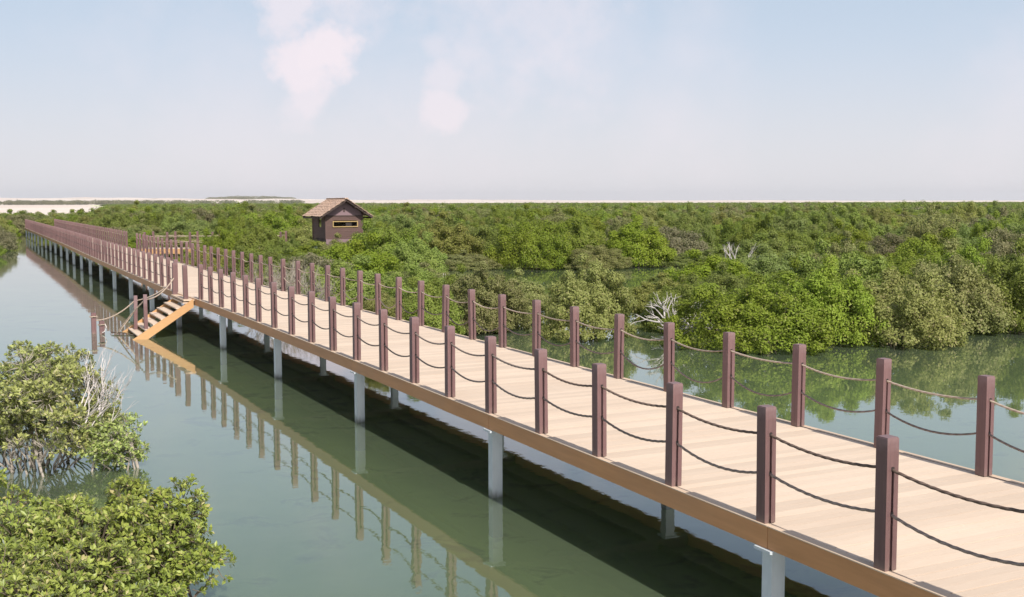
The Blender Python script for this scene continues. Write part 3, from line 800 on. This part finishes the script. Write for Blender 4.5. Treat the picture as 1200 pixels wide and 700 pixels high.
def zone(x, y, hh, v):
    u = 600 + 1300 * x / y; p, a = pa(x, y); size = 'tall' if hh > .93 * hcap(x, y) else ('low' if hh < .72 * hcap(x, y) else 'middle-sized')
    tn = TONE[v]
    if p < P0:
        return f"{size} {tn} mangrove on the far left shore, {'at the water edge' if y < 90 else 'behind the water-edge trees'}", 'mangroves on the far left shore'
    if y < 48:
        row = 'front' if y < 38 else 'rear'
        if u < 480: return f'{size} {tn} bush close behind the far railing, left of the middle, {row} row', 'low bushes behind the far railing'
        if u < 800: return f'{size} {tn} bush in the middle thicket behind the far railing, {row} row', 'bushes in the middle thicket'
        part = 'left' if u < 950 else ('middle' if u < 1100 else 'right')
        return f'{size} {tn} mangrove in the {part} part of the right bank, {row} row', 'mangroves of the right bank'
    row = 'front' if y < 55 else ('middle' if y < 63 else 'rear')
    if y < 72:
        if u < 330: return f'{size} {tn} mangrove between the boardwalk and the short side walk, {row} row', 'mangroves below the side walk'
        if u < 470: return f'{size} {tn} mangrove in the growth in front of the brown hut, {row} row', 'mangroves in front of the hut'
        if u < 800:
            return f"{size} {tn} mangrove before the narrow channel, {'left' if u < 580 else 'right'} of the round bush, {row} row", 'mangroves before the channel'
        part = 'left' if u < 950 else ('middle' if u < 1100 else 'right')
        return f'{size} {tn} mangrove behind the right bank, {part} part, {row} row', 'mangroves in the right thicket'
    row = 'front' if y < 76 else 'rear'
    if u < 350: return f'{size} {tn} mangrove behind the short side walk, {row} row', 'mangroves behind the side walk'
    if u < 620: return f'{size} {tn} mangrove in the dense belt right of the hut, {row} row', 'mangroves right of the hut'
    part = 'left' if u < 800 else ('middle' if u < 1000 else 'right')
    return f'{size} {tn} mangrove beyond the narrow channel, {part} part, {row} row', 'mangroves beyond the channel'
extra = []
for x, y in cand:
    hm = hcap(x, y)
    hh = hm * rt.choice((.5, .68, .85, 1.0, 1.08, 1.14)) * rt.uniform(.95, 1.05); wd = np.interp(y, (25, 60, 130), (3.6, 4.9, 6.8)) * rt.uniform(.75, 1.15)
    p, a = pa(x, y)
    if P1 < p < P1 + 4: hh = min(hh, 1.9); wd = min(wd, max(1.6, 2 * (p - P1) - .6))
    v = rt.choices(range(6), (5, 5, 3, 4, 5, 1.6))[0]
    if len(trees) < 286: trees.append((x, y, wd, hh, v) + zone(x, y, hh, v))
    else: extra.append((x, y, wd, hh, v))
crown_objs = {}
lab_no = {}
for (x, y, wd, hh, v, lb, gp) in trees:
    cm, tm, W0, H0 = VAR[v]
    t = link('mangrove_tree', None, None, (x, y, 0), (0, 0, rt.uniform(0, 6.28)), lb, 'mangrove', gp)
    t.scale = (wd / W0, wd / W0, hh / H0)
    c = link('crown', cm, t); link('trunk', tm, t)
    crown_objs.setdefault(v, c)

# the rest of the forest: one instanced mass
pts = []; scl = []; rot = []; idx = []
for (x, y, wd, hh, v) in extra:
    W0, H0 = VAR[v][2:]; pts.append((x, y, 0)); scl.append((wd / W0, wd / W0, hh / H0)); rot.append(rt.uniform(0, 6.28)); idx.append(v)
nr = np.random.default_rng(5)
def ring(y0, y1, sp, umax, vmode, wscale):
    y = y0
    while y < y1:
        s = sp(y); n = int(2 * umax * y / s) + 1
        xs = (np.arange(n) + nr.uniform(0, 1)) * s - umax * y
        for x in xs:
            xx = x + nr.uniform(-.35, .35) * s; yy = y + nr.uniform(-.4, .4) * s
            if not allowed(xx, yy, .5): continue
            az_ = math.degrees(math.atan2(xx, yy))
            if yy > 180 and az_ < -19.6 - .6 * math.sin(yy * .004) + min(0, (yy - 260) * .02): continue
            if yy > 2300 and nr.random() < .3: continue
            patch = hashn(np.array(xx * .013), np.array(yy * .009)); 
            hh = hcap(xx, yy) * nr.uniform(.62, 1.10) * (1 + .10 * float(patch)); 
            hh = min(hh, 4.15)
            if xx < -.34 * yy and yy > 110: hh = min(hh, 3.0 * nr.uniform(.9, 1.1))
            if nr.random() < .006: hh *= 1.12
            wd = wscale(yy) * nr.uniform(.8, 1.2)
            if yy < 190: v = nr.choice(6, p=(.22, .22, .14, .17, .2, .05)); W0, H0 = VAR[v][2:]; q = v
            else: q0 = nr.choice(4, p=(.34, .26, .3, .10)); W0, H0 = FAR[q0][1:]; q = 6 + q0
            pts.append((xx, yy, 0)); scl.append((wd / W0, wd / W0, hh / H0)); rot.append(nr.uniform(0, 6.28)); idx.append(q)
        y += s * .85
ring(128, 640, lambda y: np.interp(y, (128, 300, 640), (5.2, 6.0, 7.5)), .60, 0, lambda y: np.interp(y, (128, 300, 640), (7.6, 8.6, 10)))
ring(640, 2700, lambda y: np.interp(y, (640, 2700), (8.5, 26)), .56, 1, lambda y: np.interp(y, (640, 2700), (10, 26)))
fme = mesh_from('mangrove_forest', np.array(pts), [], M_leafG)
for nm, tp, data in (('iscale', 'FLOAT_VECTOR', scl), ('irot', 'FLOAT', rot), ('iidx', 'INT', idx)):
    at = fme.attributes.new(nm, tp, 'POINT'); at.data.foreach_set('vector' if tp == 'FLOAT_VECTOR' else 'value', np.array(data, np.float32 if tp != 'INT' else np.int32).ravel())
forest = link('mangrove_forest', fme, kind='stuff', label='endless low green mangrove forest stretching to the horizon', cat='forest')
far_src = []
for k, (me, W0, H0) in enumerate(FAR):    # the four source crowns stand in the forest themselves
    x, y = ((-60, 300), (30, 310), (80, 290), (0, 320))[k]
    t = link('mangrove_tree', None, None, (x, y, 0), label='distant mangrove in the flat green mass near the horizon, ' + ('far left', 'centre', 'right', 'middle left')[k], cat='mangrove', group='distant mangroves')
    far_src.append(link('crown', me, t))
    link('trunk', VAR[k][1], t)
ng = bpy.data.node_groups.new('forest_nodes', 'GeometryNodeTree')
ng.interface.new_socket('Geometry', in_out='INPUT', socket_type='NodeSocketGeometry'); ng.interface.new_socket('Geometry', in_out='OUTPUT', socket_type='NodeSocketGeometry')
gi = ng.nodes.new('NodeGroupInput'); go = ng.nodes.new('NodeGroupOutput')
iop = ng.nodes.new('GeometryNodeInstanceOnPoints'); iop.inputs['Pick Instance'].default_value = True
m2p = ng.nodes.new('GeometryNodeMeshToPoints'); ng.links.new(gi.outputs[0], m2p.inputs[0]); ng.links.new(m2p.outputs[0], iop.inputs['Points'])
jg = ng.nodes.new('GeometryNodeJoinGeometry')
srcs = [crown_objs[v] for v in range(6)] + far_src
for s_ in reversed(srcs):     # join adds links in reverse order
    oi = ng.nodes.new('GeometryNodeObjectInfo'); oi.inputs['Object'].default_value = s_; oi.inputs['As Instance'].default_value = True
    ng.links.new(oi.outputs['Geometry'], jg.inputs[0])
ng.links.new(jg.outputs[0], iop.inputs['Instance'])
def attr(nm, dt):
    n = ng.nodes.new('GeometryNodeInputNamedAttribute'); n.data_type = dt; n.inputs['Name'].default_value = nm; return n.outputs['Attribute']
ng.links.new(attr('iscale', 'FLOAT_VECTOR'), iop.inputs['Scale']); ng.links.new(attr('iidx', 'INT'), iop.inputs['Instance Index'])
cx = ng.nodes.new('ShaderNodeCombineXYZ'); ng.links.new(attr('irot', 'FLOAT'), cx.inputs[2]); 
e2r = ng.nodes.new('FunctionNodeEulerToRotation'); ng.links.new(cx.outputs[0], e2r.inputs[0]); ng.links.new(e2r.outputs[0], iop.inputs['Rotation'])
ng.links.new(iop.outputs[0], go.inputs[0])
md = forest.modifiers.new('scatter', 'NODES'); md.node_group = ng

# ------------------------------------------------------------------ bare and dead branches
def bare(mb, r, p, d, ln, rad, depth, spread=.7, up=.15):
    n = 3; pts = [p]; q = p.copy(); dd = d.normalized()
    for i in range(n):
        dd = (dd + Vector((r.uniform(-1, 1), r.uniform(-1, 1), r.uniform(-.6, .8))) * .22).normalized(); q = q + dd * ln / n; pts.append(q.copy())
    mb.tube(pts, [rad * (1 - .45 * i / n) for i in range(n + 1)], 5 if rad > .012 else 3, False)
    if depth > 0:
        for k in range(r.choice((2, 3, 3))):
            nd = (dd + Vector((r.uniform(-1, 1), r.uniform(-1, 1), r.uniform(-.7, 1) + up)) * spread).normalized()
            s = pts[r.choice((2, 3, 3))]
            bare(mb, r, s, nd, ln * r.uniform(.6, .85), rad * .58, depth - 1, spread, up)
def dead_shrub(name, loc, seed, stems, ln, rad, depth, label, mat, lean=(0, 0), up=.15, spread=.7, parent=None, cat='dead shrub'):
    r = random.Random(seed); mb = MB()
    for k in range(stems):
        a = 6.28 * k / stems + r.uniform(-.4, .4)
        d = Vector((math.cos(a) * .8 + lean[0], math.sin(a) * .8 + lean[1], r.uniform(.35, .9)))
        bare(mb, r, Vector((r.uniform(-.1, .1), r.uniform(-.1, .1), -.3 if parent is None else 0)), d, ln, rad, depth, spread, up)
    return link(name, mb.mesh(name, mat), parent, loc, label=label if parent is None else None, cat=cat if parent is None else None)
dead_shrub('dead_branches', (4.95, 33.6, 0.35), 4, 9, .70, .045, 3, 'tangle of bleached white dead branches at the water edge beyond the railing', M_dead, (.3, -.2), -.1, .95)
dead_shrub('dead_branches', (10.8, 52.8, .75), 9, 3, .80, .045, 3, 'bare white branches sticking up behind the domed mangrove', M_dead, (.2, 0), .3, .5)
dead_shrub('dead_branches', (-3.0, 43.0, 1.0), 12, 3, .4, .025, 2, 'small pale bare twigs poking out of the green thicket near the middle', M_dead, up=.3)
for k, (x, y) in enumerate(((-8.2, 41.5), (-9.0, 43.2))):
    dead_shrub('bare_shrub', (x, y, 0), 30 + k, 14, .85, .03, 4, ('grey leafless shrub behind the far railing, nearer the camera', 'grey leafless shrub behind the far railing, the one further back')[k], M_twig, up=.35, spread=.6, cat='bare shrub')

# ------------------------------------------------------------------ foreground mangroves with twigs and rosettes of leaves
def rich_bush(name, loc, seed, W, H, ncl, tw, lv, ls, lmat, bmat, label, rmin, rmax, low, skip=0.0, squash=None):
    r = np.random.default_rng(seed); rr = random.Random(seed)
    cl = clumps(r, W, H, ncl, rmin, rmax, low)
    if squash: cl = squash(cl)
    root = link(name, None, None, loc, (0, 0, 0), label, 'mangrove')
    limb = MB(); tg = MB(); P = []; Nn = []; T = []
    for q, (cx_, cy_, cz_, rad) in enumerate(cl):
        e = Vector((cx_, cy_, cz_)); b = Vector((cx_ * .25 + rr.uniform(-.2, .2), cy_ * .25 + rr.uniform(-.2, .2), -.45)); pts = []
        for i in range(7):
            t = i / 6; p = b.lerp(e, t); p.z = b.z + (e.z - b.z) * (t ** .75)
            if 0 < i < 6: p += Vector((rr.uniform(-1, 1), rr.uniform(-1, 1), rr.uniform(-.5, .5))) * .10
            pts.append(p)
        if q % 2 == 0: limb.tube(pts, [.022 * (1 - .8 * i / 6) for i in range(7)], 5, False)
        leafy = rr.random() >= skip
        for k in range(tw):
            d = Vector(r.normal(size=3)); d.z += .45; d.normalize()
            tipp = e + d * rad * rr.uniform(.7, 1.15)
            if tipp.z < .05: continue
            mid = e.lerp(tipp, .5) + Vector((rr.uniform(-1, 1), rr.uniform(-1, 1), rr.uniform(-1, 1))) * .04
            tg.tube([e.lerp(tipp, rr.uniform(.25, .7)), mid.lerp(tipp, .5), tipp], [.006, .005, .003], 3, False)
            if not leafy and rr.random() < .75: continue
            for l in range(lv):
                dd = Vector(r.normal(size=3)); dd = dd.normalized(); dd = (dd - d * dd.dot(d) + d * rr.uniform(0, .8)).normalized()
                P.append(tuple(tipp + dd * .01 - d * rr.uniform(0, .05))); T.append(tuple(dd)); nn_ = Vector(r.normal(size=3)) * .4 + Vector((0, 0, .6)) + d * .6; Nn.append(tuple(nn_))
    P = np.array(P); T = np.array(T); Nn = np.array(Nn); n = len(P)
    ln = ls * r.uniform(.7, 1.25, n); wd = ln * r.uniform(.42, .58, n)
    V, F = leaf_quads(P, Nn, T, ln, wd)
    link('crown', mesh_from('crown', V, F, lmat), root)
    link('branches', limb.mesh('branches', bmat), root); link('twigs', tg.mesh('twigs', bmat), root)
    for k in range(8):
        a = rr.uniform(0, 6.28); R_ = rr.uniform(.5, W * .38)
        mb = MB().tube([(math.cos(a) * .2, math.sin(a) * .2, .55), (math.cos(a) * R_ * .6, math.sin(a) * R_ * .6, .35 + rr.uniform(-.1, .1)), (math.cos(a + .15) * R_, math.sin(a + .15) * R_, -.5)], [.028, .02, .012], 5, False)
        link('prop_root', mb.mesh('prop_root', bmat), root)
    return root
def sqA(cl):
    cl = cl.copy(); return cl
bushA = rich_bush('mangrove_tree', (-7.7, 17.5, 0), 42, 3.2, 2.0, 92, 38, 10, .074, M_leafA, M_twig, 'sparse mangrove bush with pale bare twigs standing in water at the left edge', .20, .34, .20, .30)
rich_bush('mangrove_tree', (-6.35, 17.4, 0), 45, 1.3, .85, 18, 34, 9, .070, M_leafN, M_twig, 'small bright green mangrove at the right foot of the sparse twiggy bush', .16, .28, .2, 0)
r = random.Random(77); mb = MB()
for k in range(16):
    a = r.uniform(-.6, 1.5); p = Vector((1.0, -.1, .85))
    bare(mb, r, p + Vector((r.uniform(-.2, .2), r.uniform(-.2, .2), r.uniform(-.3, .2))), Vector((math.cos(a) * .7, math.sin(a) * .5, .7)), .42, .012, 2, .6, .15)
link('dead_twigs', mb.mesh('dead_twigs', M_dead), bushA)
rich_bush('mangrove_tree', (-4.75, 10.8, 0), 43, 3.3, 1.18, 92, 44, 11, .066, M_leafN, M_trunk, 'leafy yellow-green mangrove bush filling the bottom left corner of the photo', .18, .34, .12, .03)
rich_bush('mangrove_tree', (-3.84, 11.3, 0), 46, 1.7, 1.42, 40, 42, 11, .066, M_leafN, M_trunk, 'yellow-green mangrove reaching furthest right over the water from the bottom left corner', .16, .30, .14, .04)
rich_bush('mangrove_tree', (-6.7, 12.9, 0), 44, 2.0, 1.08, 40, 38, 10, .062, M_leafN, M_trunk, 'light green mangrove bush at the left edge, between the corner bush and the sparse one', .18, .32, .12, .06)

# far tree line and its haze-grey band
far_me, W0, H0 = FAR[0]
tl = MB()
lp = []
for k in range(220):
    az_ = math.radians(random.uniform(-24.8, -10.5)); rr_ = random.uniform(3150, 3300)
    lp.append((rr_ * math.sin(az_), rr_ * math.cos(az_), .4, random.uniform(9, 13), random.uniform(14, 34)))
for k in range(110):
    az_ = math.radians(random.uniform(-15.1, -11.1)); rr_ = random.uniform(5200, 5400); e = 1 - abs((math.degrees(az_) + 13.2) / 2.1) ** 3
    lp.append((rr_ * math.sin(az_), rr_ * math.cos(az_), 20, random.uniform(13, 20) * max(.6, e), random.uniform(40, 60)))
bm_v = []; bm_f = []; off_ = 0
rr4 = np.random.default_rng(9)
for (x, y, z, hh, wd) in lp:
    n = 160; d = unit(rr4.normal(size=(n, 3))); pos = np.array([x, y, z + hh * .5]) + d * np.array([wd / 2, wd / 2, hh * .5]) * rr4.uniform(.6, 1, (n, 1))
    V, F = leaf_quads(pos, unit(rr4.normal(size=(n, 3)) + [0, 0, .5]), unit(rr4.normal(size=(n, 3))), np.full(n, 2.6), np.full(n, 1.9))
    bm_v.append(V); bm_f.append(F + off_); off_ += len(V)
link('far_tree_line', mesh_from('far_tree_line', np.concatenate(bm_v), np.concatenate(bm_f), M_leafD), kind='stuff', label='thin grey-blue line of trees on the horizon at the left', cat='trees')

# ------------------------------------------------------------------ haze
def haze():
    m = bpy.data.materials.new('haze_air'); m.use_nodes = True; nt = m.node_tree; nt.nodes.clear()
    v = N(nt, 'ShaderNodeVolumePrincipled'); v.inputs['Color'].default_value = (.93, .95, 1, 1); v.inputs['Density'].default_value = .00006; v.inputs['Anisotropy'].default_value = .2
    o = N(nt, 'ShaderNodeOutputMaterial'); L(nt, v.outputs[0], o.inputs['Volume'])
    link('haze', MB().box(-7500, 7500, -7500, 7500, -2.0, 70).mesh('haze', m), kind='stuff')
haze()
